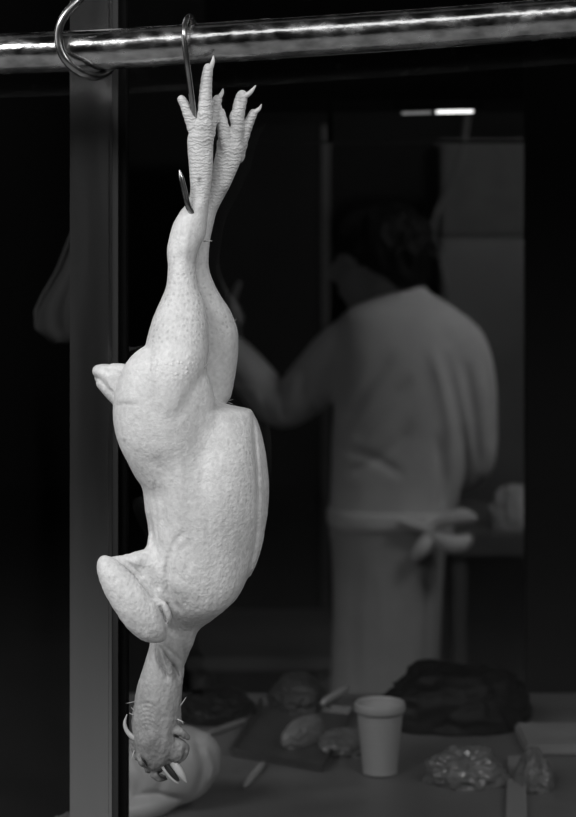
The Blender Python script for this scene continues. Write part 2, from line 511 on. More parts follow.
# near leg, far leg
f.loft([(118, 199, 211, -8, 4), (124, 196, 213, -8, 6), (131, 192.6, 213.5, -8, 7), (138, 188, 213.7, -8, 8), (150, 188, 213.5, -8, 9), (162, 189, 213.3, -9, 9.5),
        (175, 190, 212.5, -10, 9.5), (187, 191, 211.5, -11, 10), (197, 190, 210, -12, 11), (205, 186.5, 209, -13, 13), (211, 181.6, 208.5, -13, 14.5), (223, 174.5, 207.5, -14, 16.5),
        (236, 170.5, 206, -14, 17), (249, 168, 201, -15, 16.5), (258, 168.3, 198, -15, 15.5), (267, 169, 197, -16, 15.5), (285, 167.5, 199, -18, 18), (300, 162, 205, -20, 22), (315, 155.5, 208, -23, 26),
        (330, 151, 209.5, -27, 30), (348, 147, 210, -31, 34), (365, 144, 208, -35, 37), (382, 143, 204, -37, 38), (402, 146, 198, -38, 36), (424, 156, 190, -36, 28), (440, 164, 180, -34, 12)], k=2.5)
f.loft([(134, 222, 240, 14, 5), (140, 216.5, 243, 14, 7), (148, 216, 244, 14, 8), (162, 213, 240, 14, 8.5), (175, 211, 234.5, 14, 8.5), (187, 208, 229, 13, 9), (199, 203, 222.5, 13, 10), (211, 198, 216.5, 13, 11),
        (224, 193, 213, 13, 13), (240, 187, 209.5, 14, 13), (256, 185, 208, 16, 13), (270, 184, 208.5, 19, 14), (285, 184, 214, 22, 17), (295, 183, 219, 24, 20), (311, 182, 229, 28, 25),
        (329, 182, 236, 32, 29), (347, 183, 237.5, 36, 33), (366, 184, 236, 38, 34), (384, 186, 233, 38, 32), (400, 190, 229.5, 36, 27), (410, 198, 222, 34, 16)], k=2)
# toes
def toe(p, k=2.0):
    q = catmull(p, 6); n = len(q)
    q[:, 3] *= 1+.07*np.sin(np.arange(n)*2.1)
    f.chain(q, k, sm=1)
toe([(199, 146, -8, 7), (194.5, 130, -8, 6.4), (189, 116, -9, 5.2), (185, 105, -10, 4.7), (182, 100, -10, 4.1)])
toe([(204, 140, -8, 9.5), (205.5, 118, -9, 8), (205.8, 101, -10, 6.7), (206.3, 89, -10, 6), (207.5, 77, -11, 5.4), (208.8, 69, -11, 4.6)])
toe([(209, 135, 1, 6), (213.5, 114, 5, 5), (216.6, 101, 6, 4.8), (217.5, 98.5, 6, 4.2)], 1.2)
toe([(228, 152, 12, 7.5), (224.5, 137, 10, 6.6), (222.3, 122, 9, 5.4), (221, 111, 9, 3.6)], 1.5)
toe([(232, 150, 14, 9), (236.5, 131, 14, 7.2), (237.5, 115, 13, 6.7), (239.8, 102, 13, 6.4), (241.8, 94.5, 13, 5.6)])
f.ell((233.5, 116, 12), (4.5, 6, 5), 2)
toe([(237, 156, 20, 7), (243, 136, 20, 5.8), (248, 122, 20, 5.2), (253, 111.5, 20, 4.2)], 1.5)
# tail stump
f.chain([(98.5, 371, 0, 6.3), (106, 373, 0, 9), (122, 382, 0, 15)], 2.5, squash=1.9)
f.chain([(113, 367.5, -6, 4.5), (122, 369, -6, 6), (130, 372, -6, 7)], 1.5, squash=1.5)
f.chain([(102, 383, -3, 5.5), (108, 389, -3, 6.5), (120, 397, 0, 10)], 1.2, squash=1.8)
f.chain([(100, 378, 6, 6), (112, 386, 6, 9)], 2, squash=1.5)
# wing: upper arm, forearm and hand, thumb
f.chain(seen([(184, 555, -26, 25), (167, 569, -30, 24), (151, 571.5, -33, 20.5), (133, 567, -37, 13.5), (113, 564.5, -43, 8)], DC), 5, squash=.6)
f.chain(seen([(158, 545, -22, 10), (150, 556, -32, 8), (138, 560, -40, 7)], DC), 6)
f.chain(seen([(105, 563, -52, 7.5), (110, 571, -54, 12.5), (120, 586, -57, 16.5), (132, 602, -59, 18.5), (143, 616, -59, 19), (151.5, 626, -58, 16), (158, 633.5, -56, 9.3)], DC), 2, squash=.8)
f.chain(seen([(155, 600, -60, 4.6), (163, 606, -62, 5.2), (167, 616, -60, 4.6), (167, 627, -57, 3.4)], DC), 2.0)
f.chain(seen([(141, 582, -42, 8), (150, 594, -42, 8), (160, 606, -42, 7)], DC), 3)
f.ell((160, 592, -34), (10, 12, 14), 6)
# the other wing, folded behind
f.chain([(182, 560, 30, 20), (170, 575, 42, 15), (164, 590, 46, 12)], 4)
f.chain([(165, 585, 50, 9), (166, 598, 53, 12), (170, 610, 50, 11), (174, 618, 44, 7)], 2.5)
# neck and head
f.loft([(612, 162, 203, -6, 16), (622, 157, 202, -6, 18), (631, 153, 198, -6, 18), (640, 150.8, 194.5, -6, 18), (652, 148, 189.5, -6, 17), (665, 144, 185.5, -6, 17), (684, 138, 183, -6, 18),
        (697, 135.3, 182, -6, 19), (709, 133.5, 181.3, -6, 20), (720, 132, 182, -6, 21), (730, 132.5, 181, -6, 21.5), (742, 134, 178, -6, 21.5), (752, 137, 175, -6, 20),
        (760, 142, 171, -6, 17), (767, 149, 165, -6, 12), (771, 154, 160, -6, 6)], k=3)
f.ell((177, 746.5, -14), (13, 13, 10), 1.5, rot=20)
f.ell((158, 742, -14), (20, 22, 16), 5)
f.chain([(172, 727, -17, 4), (180, 727.5, -17, 5), (187, 733.5, -15, 3.6)], 1.2)
f.ell((146, 752, -20), (9, 8, 6), 3, rot=50)
for bx, by, br in ((134.5, 741, 3), (135.5, 748, 3.6), (138.5, 755.5, 3.6), (142.5, 762, 3.4), (148.5, 767.5, 3.4), (155, 771, 3.3)):
    f.ell((bx, by, -6), (br*1.2, br, 3.5), 1.5, rot=40)
f.chain([(155, 770, -15, 3.6), (160, 773.5, -15, 3.4), (165, 774, -15, 2.4)], 1.5)
# folds and creases on the near side
C = f.crease
def seen2(p, w=-62): return [q[:2] for q in seen([(a, b, w) for a, b in p], DC)]
C([(252.5, 409), (255.5, 440), (258.5, 475), (258.2, 515), (254.5, 548), (247, 578), (238, 596)], 1.9, 2.0, 40, -80)
C([(207, 386), (203, 412), (201, 440), (202, 480), (207, 525)], 10, 2.4, 0)
C([(161, 448), (168, 470), (166, 500), (170, 530)], 6, 2.6, 0)
C([(140, 440), (150, 452), (160, 454), (170, 448)], 7, .7, 0)
C([(150, 510), (154, 530), (158, 552)], 3, 1.6, 0)
C([(176, 600), (170, 575), (172, 552), (180, 532), (192, 520)], 3.2, 2.0, 0)
C([(187, 575), (180, 560), (183, 542), (196, 532)], 3.5, 1.1, 0)
C([(181, 500), (184, 520), (192, 545), (186, 575)], 3.5, 1.5, 0)
C([(172, 548), (171, 570), (176, 592), (184, 604)], 2.5, 1.8, 0)
C([(177, 545), (176, 565), (180, 585)], 2, -1.0, 0)
C([(163, 585), (168, 602), (174, 620), (177, 630)], 3.5, 3.0, 0)
C([(157, 640), (159, 655), (166, 666), (170, 676)], 1.9, 4.2, 0)
C([(160, 640), (169, 654), (177, 666), (180, 680)], 1.7, 3.8, 0)
C([(163, 644), (167, 660), (174, 672)], 1.6, -1.6, 0)
C([(165, 640), (176, 650), (184, 660)], 1.8, 1.6, 0)
C([(186, 640), (184, 655), (183, 670)], 2.2, 1.4, 0)
C([(176, 440), (178, 480), (176, 520)], 4, 1.0, 0)
C([(183, 450), (185, 490), (184, 530)], 3.5, -.8, 0)
C([(170, 470), (172, 500), (168, 540)], 2.5, -1.0, 0)
C([(190, 470), (193, 510), (200, 540)], 4, .6, 0)
C([(208, 440), (206, 480), (214, 540), (214, 580)], 5, .5, 0)
C([(160, 470), (158, 500), (162, 545)], 2.0, 1.2, 0)
C([(148, 505), (151, 520), (150, 540)], 2.0, -1.4, 0)
C([(118, 404), (126, 400), (136, 399), (146, 400)], 1.6, .7, 0)
C(seen2([(118, 559), (132, 571), (142, 584), (152, 596), (161, 603)]), 1.8, 2.4, 0)
C(seen2([(122, 563), (136, 566), (152, 570)]), 2.5, -1.0, 0)
C(seen2([(118, 567), (135, 590), (150, 610)]), 5, .8, 0)
C([(204, 240), (201, 255), (197, 268)], 3, 2.0, 0)
C([(176, 250), (178, 285)], 3, -.8, 0)
C([(190, 225), (187, 250), (184, 275)], 4, -1.0, 0)
C([(172, 729.5), (181, 733), (189, 737)], 1.6, 2.4, 0)
C([(166, 745), (170, 754), (177, 757), (184, 753), (186.5, 745), (183, 738)], 1.3, 1.2, 0)
C([(142, 748.5), (146, 753), (150, 760)], 1.3, 1.8, 0)
C([(139, 751), (143, 757), (147, 763)], 1.4, -1.0, 0)
C([(150, 736), (158, 745), (160, 757)], 2.0, .9, 0)
for i in range(7):
    yy = 703+i*4.2
    C([(136, yy+4), (146, yy-5), (156, yy-3), (163, yy+5), (167, yy+14)], 1.2, 1.0, 0)
for (hx_, hy_) in ((200.5, 181.5), (206.5, 128.5)):
    f.ell((hx_, hy_, -21), (2.0, 2.6, 2.6), 1, carve=True)
V, Fc = f.mesh(2)
Vw = to_world(V, DC)
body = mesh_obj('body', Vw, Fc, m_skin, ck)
me = body.data
# fine wrinkling of the loose skin
nrm = np.empty(len(me.vertices)*3, np.float32); me.vertices.foreach_get('normal', nrm); nrm = nrm.reshape(-1, 3)
amp = np.interp(V[:, 1], [60, 200, 240, 340, 480, 560, 640, 700, 780], [.10, .10, .15, .18, .22, .42, .5, .6, 1.2])
rng_ = np.random.RandomState(5)
hgt = np.array([mn.noise(Vector((v[0]*.16, v[1]*.10, v[2]*.16)))*.8+mn.noise(Vector((v[0]*.36, v[1]*.30, v[2]*.36)))*.5 for v in V])
co = np.empty(len(me.vertices)*3, np.float32); me.vertices.foreach_get('co', co); co = co.reshape(-1, 3)
co += nrm*(hgt*amp*DC/F*1.3)[:, None]
me.vertices.foreach_set('co', co.astype(np.float32).ravel())
yv, xv = V[:, 1], V[:, 0]
def blob(cx, cy, rx, ry): return np.exp(-(((xv-cx)/rx)**2+((yv-cy)/ry)**2))
attrs = {
    'pore': np.clip(np.interp(yv, [235, 270, 340, 352, 560, 640], [0, 1, 1, .25, .25, .15])+blob(245, 470, 14, 60)*.6+blob(175, 590, 50, 45)*.3-blob(178, 364, 36, 16)*1.2, 0, 1),
    'bead': np.clip(blob(178, 362, 32, 12)*1.1+blob(195, 618, 22, 12)*1.2+blob(190, 520, 20, 40)*.25, 0, 1),
    'scale': np.interp(yv, [90, 110, 195, 215], [.6, 1, 1, 0]),
    'coarse': np.clip(np.interp(yv, [60, 200, 340, 430, 520, 600, 640, 780], [.25, .3, .3, .4, .7, 1, .9, 1.0])-blob(222, 432, 18, 26)*.5+blob(135, 600, 34, 34)*.3, .1, 1.1),
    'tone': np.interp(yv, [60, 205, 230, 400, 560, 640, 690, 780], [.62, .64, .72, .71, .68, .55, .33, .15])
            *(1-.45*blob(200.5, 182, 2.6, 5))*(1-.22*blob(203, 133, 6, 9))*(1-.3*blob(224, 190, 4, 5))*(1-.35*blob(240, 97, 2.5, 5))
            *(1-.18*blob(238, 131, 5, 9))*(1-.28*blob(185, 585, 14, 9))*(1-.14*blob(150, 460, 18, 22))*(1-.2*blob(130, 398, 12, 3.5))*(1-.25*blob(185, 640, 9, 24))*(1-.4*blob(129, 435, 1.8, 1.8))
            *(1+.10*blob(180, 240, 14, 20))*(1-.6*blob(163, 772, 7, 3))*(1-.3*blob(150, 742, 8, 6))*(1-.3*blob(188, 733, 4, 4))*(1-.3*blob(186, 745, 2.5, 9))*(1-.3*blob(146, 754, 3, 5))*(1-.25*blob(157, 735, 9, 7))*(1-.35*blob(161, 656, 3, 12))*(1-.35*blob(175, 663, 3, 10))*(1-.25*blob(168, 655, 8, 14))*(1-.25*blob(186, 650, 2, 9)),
}
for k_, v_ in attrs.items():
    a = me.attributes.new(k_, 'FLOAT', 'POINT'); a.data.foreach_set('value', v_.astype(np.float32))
# claws
for cl in ([(210, 72, -12, 2.6), (212, 67, -12.5, 2.5), (213.6, 62, -13, 1.9), (213.9, 57, -13, .5)],
           [(217.6, 100, 4, 2.4), (220, 96, 4, 2.3), (222, 92, 6, 1.8), (222.8, 88, 6, .5)],
           [(220.9, 111.5, 8, 2.4), (220.2, 107.5, 7, 1.8), (220.6, 104, 7, .5)],
           [(242.5, 95.8, 10, 2.8), (247, 94, 10, 2.6), (251.5, 90, 11, 2.0), (255.6, 84.3, 11, .5)],
           [(253.5, 112, 18, 2.4), (257, 109, 18, 2.2), (259.5, 106.4, 20, 1.6), (261.3, 102.5, 20, .5)]):
    q = catmull(cl, 5)
    tube_obj('claw', W(q, DC), q[:, 3]*DC/F, m_claw, ck, seg=12, flat=.8)
# beak: two halves and the dark mouth between them
def beak_half(name, path, mat, flat):
    q = catmull(path, 6)
    return tube_obj(name, W(q, DC), q[:, 3]*DC/F, mat, ck, seg=16, flat=flat)
beak_half('lower_beak', [(170, 755, -14, 4.0), (176, 761, -16, 4.3), (182, 769, -17, 3.7), (185.8, 775, -17, 1.8), (187.6, 777.8, -17, .4)], m_beak, 1.0)
beak_half('upper_beak', [(159.5, 753.5, -19, 2.2), (163, 760, -20, 1.7), (169, 768.5, -20, 1.3), (176, 776, -19, .8), (179.5, 778, -18, .3)], m_beak, 1.4)
beak_half('mouth', [(162, 752, -18, 2.6), (168.5, 762, -18.5, 3.2), (174.5, 769.5, -18.5, 2.9), (180, 775.5, -18, 1.2)], m_beakd, .9)
beak_half('nostril', [(160.5, 769, -19, 1.0), (164.5, 771.3, -19.5, 1.9), (168.2, 774.2, -18.5, .9)], m_beakd, .6)
eq = catmull([(143, 749.5, -26.2, .3), (146, 753.5, -26.6, 1.0), (149.5, 759.5, -25.4, .3)], 5)
tube_obj('closed_eye', W(eq, DC), eq[:, 3]*DC/F, m_beakd, ck, seg=8)
q = catmull([(138, 735.5, -14, 2.6), (133, 732.5, -15, 2.6), (128, 726.5, -15, 2.1), (126, 719, -15, 1.6), (128.3, 710.5, -15, .35)], 6)
tube_obj('pin_feather', W(q, DC), q[:, 3]*DC/F, m_pin, ck, seg=8)
for a, b, r0 in (((180.5, 703.5, -14), (187.3, 692.5, -18), .65), ((178.5, 714, -20), (185.5, 716.8, -22), .7), ((181.5, 716, -16), (184.5, 719.5, -18), .6),
                 ((135.5, 708, -12), (132.2, 703.5, -14), .65), ((134.5, 711.5, -14), (130.5, 709, -16), .7), ((136, 699, -10), (127, 701, -10), .35),
                 ((204.5, 241.3, -13), (213.2, 241, -20), .75), ((201, 370, -44), (210, 361, -50), .7), ((203, 379, -38), (208, 371.5, -46), .6), ((226, 404, 34), (232.5, 401.5, 28), .45),
                 ((226, 405, 34), (232.5, 406.5, 28), .45), ((232.5, 324, 26), (235.8, 319.5, 22), .5), ((136, 745, -20), (133.5, 752, -24), .5)):
    q = np.linspace(a, b, 4)
    tube_obj('pin_feather', W(q, DC), np.array([r0, r0*.9, r0*.7, r0*.25])*DC/F, m_pin, ck, seg=6)

# ================================================================== PERSON
DP = 3.8
pr = thing('person', P(400, 977, DP), 'person in a white shirt and long apron, seen from behind the glass, arm raised', 'person')
# shirt
f = Field((225, 280, -85), (505, 560, 140), 2.0)
f.loft([(287, 388, 424, 0, 22), (294, 378, 432, 0, 27), (300, 366, 442, 0, 32), (308, 350, 452, 0, 37), (318, 341, 459, 0, 42), (335, 337, 465, 0, 47), (360, 336, 470, 0, 52), (400, 334, 474, 0, 54),
        (440, 332, 470, 0, 53), (480, 331, 462, 0, 52), (510, 330, 456, 0, 52), (535, 330, 452, 0, 52), (548, 334, 448, 0, 48)], k=4, power=2.4)
f.chain([(436, 332, -4, 26), (456, 347, -4, 30), (467, 380, -6, 28), (472, 420, -4, 25), (474, 450, 2, 23), (472, 468, 14, 21), (464, 482, 50, 19), (456, 490, 86, 16)], 10)
f.chain([(372, 342, 0, 32), (346, 352, 10, 31), (318, 380, 22, 28), (294, 404, 32, 24), (278, 408, 38, 22), (258, 388, 44, 22), (242, 368, 47, 20), (232, 354, 48, 16)], 5)
for pts, w_, d_ in (([(462, 360), (470, 410), (478, 470)], 5, 4), ([(440, 350), (452, 400), (463, 450), (470, 490)], 5, 4), ([(425, 340), (440, 390), (448, 440), (452, 500)], 6, -3.5),
                    ([(480, 350), (488, 400), (490, 450)], 4, 2.5), ([(390, 350), (365, 385), (345, 420)], 6, 3), ([(405, 375), (375, 410), (350, 440)], 6, 3), ([(410, 420), (380, 450), (345, 470)], 6, 2.5),
                    ([(432, 430), (438, 470), (436, 505)], 5, 3), ([(340, 445), (370, 452), (400, 470)], 5, 2.5), ([(300, 362), (306, 385), (302, 405)], 5, 3), ([(286, 380), (283, 398), (286, 420)], 4, 3.5), ([(300, 385), (312, 400), (318, 415)], 4, 3), ([(270, 385), (262, 400), (262, 412)], 4, 3), ([(262, 360), (270, 380), (268, 400)], 4, 2.5)):
    f.crease(pts, w_, d_, 20, -85)
V, Fc = f.mesh(2)
mesh_obj('shirt', to_world(V, DP), Fc, m_cloth, pr)
# head, neck, hands: one skin surface running inside the clothes
f = Field((200, 196, -60), (480, 560, 150), 1.6)
f.ell((388, 242, 0), (41, 36, 36), 4)
f.ell((366, 268, 8), (27, 38, 27), 10, rot=18)
f.chain([(356, 300, 12, 10), (372, 300, 6, 14), (392, 292, 2, 18)], 8)
f.chain([(342, 258, 14, 5), (335, 274, 17, 6), (341, 279, 15, 6)], 4)
f.chain([(343, 288, 14, 4), (343, 293, 14, 4)], 4)
f.ell((352, 259, -9), (6, 4, 5), 3, carve=True)
f.ell((394, 262, -35), (8, 13, 5), 3, rot=-10)
f.chain([(394, 275, 2, 23), (402, 300, 0, 25), (406, 330, 0, 30)], 8)
f.chain([(406, 330, 0, 26), (372, 345, 0, 22), (345, 354, 12, 20), (318, 380, 24, 17), (292, 404, 32, 15), (276, 406, 38, 14), (248, 378, 46, 12), (230, 346, 50, 9.5)], 6)
f.chain([(230.0, 346, 50, 9.5), (226.0, 336, 50, 12), (221.0, 322, 50, 13)], 4, squash=.7)
def fingers(chs):
    for c in chs: f.chain(c, 1.2)
fingers([[(219, 324, 50, 5.6), (226, 310, 48, 5.0), (232, 297, 47, 4.6), (237.5, 285, 46, 3.2)],
         [(222.0, 317, 46, 5.2), (226.0, 304, 40, 4.8), (231.0, 304, 31, 4.4), (231.0, 313, 27, 3.6)],
         [(227.0, 320, 46, 5), (232.0, 309, 40, 4.6), (236.0, 311, 32, 4.2), (235.0, 319, 29, 3.4)],
         [(231.0, 325, 47, 4.4), (237.0, 317, 42, 4), (240.0, 319, 35, 3.6), (238.0, 325, 32, 3)],
         [(218.0, 336, 44, 5.6), (217.0, 326, 36, 5), (224.0, 316, 31, 4.4), (230.0, 313, 29, 3.6)]])
f.chain([(406, 330, 0, 26), (455, 348, -2, 20), (467, 385, -4, 17), (471, 440, 0, 15), (469, 470, 20, 14), (462, 486, 65, 12), (459, 492, 95, 9.5), (455, 494, 104, 11), (450, 497, 116, 12)], 6)
fingers([[(446, 490, 122, 5), (440, 491, 134, 4.6), (432, 496, 138, 4), (430, 503, 134, 3.4)], [(449, 495, 123, 5), (443, 498, 136, 4.6), (435, 503, 140, 4), (432, 510, 135, 3.4)],
         [(451, 501, 123, 4.8), (446, 505, 135, 4.4), (439, 510, 138, 3.8), (436, 515, 133, 3.2)], [(453, 506, 120, 4.2), (449, 511, 130, 3.8), (443, 515, 131, 3.4), (440, 518, 127, 2.8)],
         [(447, 490, 110, 5.2), (439, 487, 116, 4.8), (432, 488, 123, 4)]])
V, Fc = f.mesh(2)
mesh_obj('body', to_world(V, DP), Fc, m_pskin, pr)
# eyes
for w_ in (-11, 31):
    bm = bmesh.new(); bmesh.ops.create_uvsphere(bm, u_segments=16, v_segments=10, radius=5*DP/F)
    c = W([(351 if w_ < 0 else 347, 259, w_+3)], DP)[0]
    for v in bm.verts: v.co += c
    bm_obj('eye', bm, M('eye_white', .4, .3), pr, smooth=True)
# hair
f = Field((326, 192, -62), (444, 300, 70), 1.6)
f.ell((388, 241, 0), (44, 39, 41), 6)
f.ell((403, 256, 0), (30, 33, 36), 8)
f.chain([(370, 212, 0, 10), (350, 222, -4, 12), (343, 236, 0, 10), (344, 248, 4, 6)], 6, squash=2.4)
f.chain([(372, 232, -30, 10), (377, 250, -34, 9), (379, 266, -34, 6)], 5)
f.chain([(393, 268, -28, 13), (404, 278, -22, 12), (418, 278, 0, 12)], 6)
rs = random.Random(3)
for i in range(70):
    a = rs.uniform(0, 6.28); e = rs.uniform(-.2, 1.4)
    c = (388+43*math.cos(e)*math.cos(a), 243-37*math.sin(e), 40*math.cos(e)*math.sin(a))
    if c[0] < 352 and c[1] > 246: continue
    f.chain([(c[0], c[1], c[2], 5.5), (c[0]+rs.uniform(-5, 5)+3, c[1]+8, c[2]*1.04, 4.5), (c[0]+rs.uniform(-5, 5)+4, c[1]+17, c[2]*1.0, 2.5)], 2)
V, Fc = f.mesh(1)
mesh_obj('hair', to_world(V, DP), Fc, m_hair, pr)
# apron wrapped round, its tie, trousers and shoes
f = Field((315, 490, -80), (485, 850, 75), 2.2)
f.loft([(508, 329, 454, 0, 53), (516, 329, 453, 0, 54), (535, 330, 449, 0, 55), (560, 332, 444, 0, 56), (620, 333, 441, 0, 56), (680, 331, 438, 0, 55), (740, 329, 436, 0, 53), (800, 328, 434, 0, 52), (832, 328, 434, 0, 51)], k=2, power=2.3)
for pts, w_, d_ in (([(360, 540), (352, 620), (356, 720), (352, 820)], 5, 1.6), ([(395, 545), (402, 640), (398, 740), (404, 820)], 6, 1.8), ([(425, 550), (424, 640), (420, 800)], 5, 1.8), ([(378, 560), (380, 650), (377, 800)], 5, -1.5)):
    f.crease(pts, w_, d_, 0, -80)
V, Fc = f.mesh(2)
mesh_obj('apron', to_world(V, DP), Fc, m_apron, pr)
f = Field((318, 490, -95), (490, 580, 80), 1.6)
f.loft([(507, 328, 456, 0, 55), (512, 327, 457, 0, 57), (520, 327, 456, 0, 57.5), (524, 328, 454, 0, 56)], k=1.5, power=2.3)
f.ell((428, 521, -58), (9, 9, 8), 3)
f.chain([(428, 519, -60, 5), (442, 511, -65, 7), (456, 507, -66, 7.5), (466, 509, -64, 5)], 2, squash=.8)
f.chain([(428, 523, -60, 5), (440, 532, -65, 8), (452, 534, -65, 9), (461, 530, -63, 6)], 2, squash=.8)
f.chain([(425, 522, -60, 4), (412, 517, -62, 5), (398, 513, -62, 4.5)], 2)
f.chain([(425, 526, -60, 5), (418, 537, -65, 8), (412, 545, -64, 6)], 2, squash=.7)
f.crease([(432, 521), (448, 520), (464, 519)], 3, 3, 0, -80)
V, Fc = f.mesh(1)
mesh_obj('apron_tie', to_world(V, DP), Fc, m_cloth, pr)
for sx in (358, 408):
    q = [(sx, 800, 0), (sx, 880, 0), (sx-1, 965, 0)]
    tube_obj('trouser_leg', W(q, DP), [.052, .05, .048], m_trous, pr, seg=24)
    f = Field((sx-60, 935, -50), (sx+50, 985, 90), 2.0)
    f.chain([(sx+2, 965, -14, 16), (sx-4, 962, 10, 17), (sx-14, 967, 50, 13)], 4)
    f.d = np.maximum(f.d, (f.ax[1]-977)[None, :, None].astype(np.float32))
    V, Fc = f.mesh(1)
    mesh_obj('shoe', to_world(V, DP), Fc, m_shoe, pr)

# ================================================================== COUNTER AND WHAT STANDS ON IT
CZ = .875
ct = thing('counter', (0.63, 2.27, 0), 'long dull steel counter just behind the glass', 'counter')
box('worktop', (-.24, 1.5, 1.82, 2.60, CZ-.04, CZ), m_count, ct, bev=.004)
box('cabinet', (-.22, 1.48, 1.84, 2.57, .02, CZ-.04), m_wall, ct)
def on(px, py):
    """point on the worktop at picture position"""
    d = (EYE-CZ)*F/(py-HY)
    return Vector(((px-HX)*d/F, d, CZ))

# cup
c = on(380, 773.5)
cup = thing('plastic_cup', c, 'ridged white plastic cup standing on the counter by the apron', 'cup')
h = .0855; r0 = .0205; r1 = .0275
prof = [(0, .002), (r0-.002, .002), (r0, 0), (r0+.0006, .004)]
for i in range(1, 40):
    t = i/40; r = r0+(r1-r0)*t
    r += .00035*math.sin(i*2.2) if .5 < t < .86 else 0
    prof.append((r, .004+t*(h-.014)))
prof += [(r1+.0012, h-.012), (r1+.0016, h-.010), (r1+.0016, h-.006)]
lathe_obj('cup_wall', prof+[(r1+.001, h-.006), (r1-.0006, h-.006), (r0-.0006, .004), (0, .0035)], c, m_cup, cup)
lip = [(r1+.0006, h-.0125)]+[(r1+.0010+.0022*math.cos(a), h-.0055+.0058*math.sin(a)) for a in np.linspace(-1.6, 2.6, 12)]+[(r1-.0004, h-.008), (r1-.0002, h-.0105)]
lathe_obj('rim', lip, c, m_cup, cup)

def crumple(name, c, r, mat, label, cat, seed, amp=.25, freq=2.2, group=None, sub=5, flat=.35, rotz=0.0):
    """a crumpled bag resting on the worktop at c"""
    bm = bmesh.new(); bmesh.ops.create_icosphere(bm, subdivisions=sub, radius=1)
    for v in bm.verts:
        p = v.co.copy(); s = Vector((seed*3.1, seed*1.7, 0))
        n1 = mn.noise(p*freq*.6+s); n2 = 1-abs(mn.noise(p*freq*1.5+s))*2; n3 = 1-abs(mn.noise(p*freq*3.4+s))*2
        q = p*(1+amp*(n1*.9+n2*.45+n3*.2))
        q.z = max(q.z, -flat)
        x, y = q.x*r[0], q.y*r[1]
        v.co = Vector((c[0]+x*math.cos(rotz)-y*math.sin(rotz), c[1]+x*math.sin(rotz)+y*math.cos(rotz), c[2]+(q.z+flat)*r[2]))
    o = bm_obj(name, bm, mat, None, c, smooth=True)
    return tag(o, label, cat, group)

# big white bag low on the left
f = Field((96, 700, -70), (236, 834, 70), 1.6)
f.ell((182, 764, 0), (36, 38, 34), 4, rot=15)
f.ell((150, 774, 4), (42, 40, 36), 12)
f.ell((138, 800, -6), (40, 20, 34), 6, rot=-8)
f.chain([(203, 742, -6, 12), (212, 750, -6, 9), (213, 768, -4, 7)], 4)
for pts, w_, d_ in (([(196, 735), (204, 760), (196, 790)], 4, 2.5), ([(130, 792), (155, 786), (185, 794)], 4, 4), ([(150, 740), (165, 765), (160, 785)], 5, 2.5), ([(205, 742), (214, 760), (210, 778)], 2.5, -2), ([(130, 750), (142, 770), (138, 786)], 4, 2)):
    f.crease(pts, w_, d_, 0, -70)
f.d = np.maximum(f.d, (f.ax[1]-809)[None, :, None].astype(np.float32))
V, Fc = f.mesh(2)
Db = (EYE-CZ)*F/(809-HY)
tag(mesh_obj('plastic_bag', to_world(V, Db), Fc, m_bag, None, P(170, 809, Db)), 'soft white bag standing low on the counter behind the chicken head', 'bag')

# dark tray with wrapped things between bag and cup
d1 = on(290, 772); d2 = on(420, 716)
tray = thing('tray', on(310, 760), 'shallow dark tray lying on the counter left of the cup', 'tray')
bm = bmesh.new()
ta = [on(232, 757), on(322, 773), on(352, 716), on(262, 706)]
cen = sum(ta, Vector())/4
lo = [bm.verts.new(p+Vector((0, 0, .001))) for p in ta]; hi = [bm.verts.new(cen+(p-cen)*1.04+Vector((0, 0, .012))) for p in ta]
hi2 = [bm.verts.new(cen+(p-cen)*1.0+Vector((0, 0, .012))) for p in ta]; lo2 = [bm.verts.new(cen+(p-cen)*.96+Vector((0, 0, .003))) for p in ta]
for i in range(4):
    j = (i+1) % 4
    bm.faces.new((lo[i], lo[j], hi[j], hi[i])); bm.faces.new((hi[i], hi[j], hi2[j], hi2[i])); bm.faces.new((hi2[i], hi2[j], lo2[j], lo2[i]))
bm.faces.new(lo[::-1]); bm.faces.new(lo2)
bm_obj('tray_body', bm, M('dark_tray', .07, .35, var=.2, vscale=30), tray)
def stick(name, a, b, r, z, mat, label, cat, mid=0.0, flat=1.0):
    A = on(*a); B = on(*b)
    pts = [A+(B-A)*t+Vector((0, 0, z+r+mid*math.sin(math.pi*t))) for t in np.linspace(0, 1, 9)]
    bm = bmesh.new(); tube(bm, pts, [r*x for x in (.5, .85, 1, 1, 1, 1, 1, .85, .5)], 12, flat=flat)
    return tag(bm_obj(name, bm, mat, None, A, smooth=True), label, cat)
crumple('wrapped_packet', on(304, 744)+Vector((0, 0, .0035)), (.017, .045, .022), m_grey, 'long grey wrapped packet lying slantwise on the dark tray', 'packet', 4, .18, 2.0, rotz=-.5)
stick('stick', (322, 716), (348, 700), .0052, .012, m_pale, 'short pale stick across the far end of the tray', 'stick')
stick('stick', (244, 790), (264, 766), .0042, 0, m_pale, 'short pale stick lying on the bare counter near the white bag', 'stick')
stick('handle', (206, 738), (252, 722), .0045, .0, m_grey, 'grey rod lying on the counter beyond the white bag', 'rod')
crumple('black_bundle', on(298, 707), (.036, .05, .030), M('charcoal_bag', .045, .6, var=.4, vscale=20), 'charcoal plastic bundle behind the dark tray', 'bag', 9, .22, 2.4)
crumple('clear_bag', on(344, 748), (.030, .045, .014), m_clear, 'thin clear bag lying flat just left of the cup', 'bag', 11, .3, 2.5)
crumple('black_bundle', on(214, 718), (.05, .045, .028), m_dbag, 'low black plastic bundle at the far left of the counter beyond the white bag', 'bag', 17, .2, 2.4)
crumple('black_bag', on(452, 722), (.095, .07, .055), m_dbag, 'large black plastic bag heaped on the counter right of the cup', 'bag', 6, .22, 2.4)
crumple('clear_bag', on(466, 782), (.040, .03, .026), m_clear, 'shiny clear bag lying flat in front of the black heap', 'bag', 14, .4, 2.8)
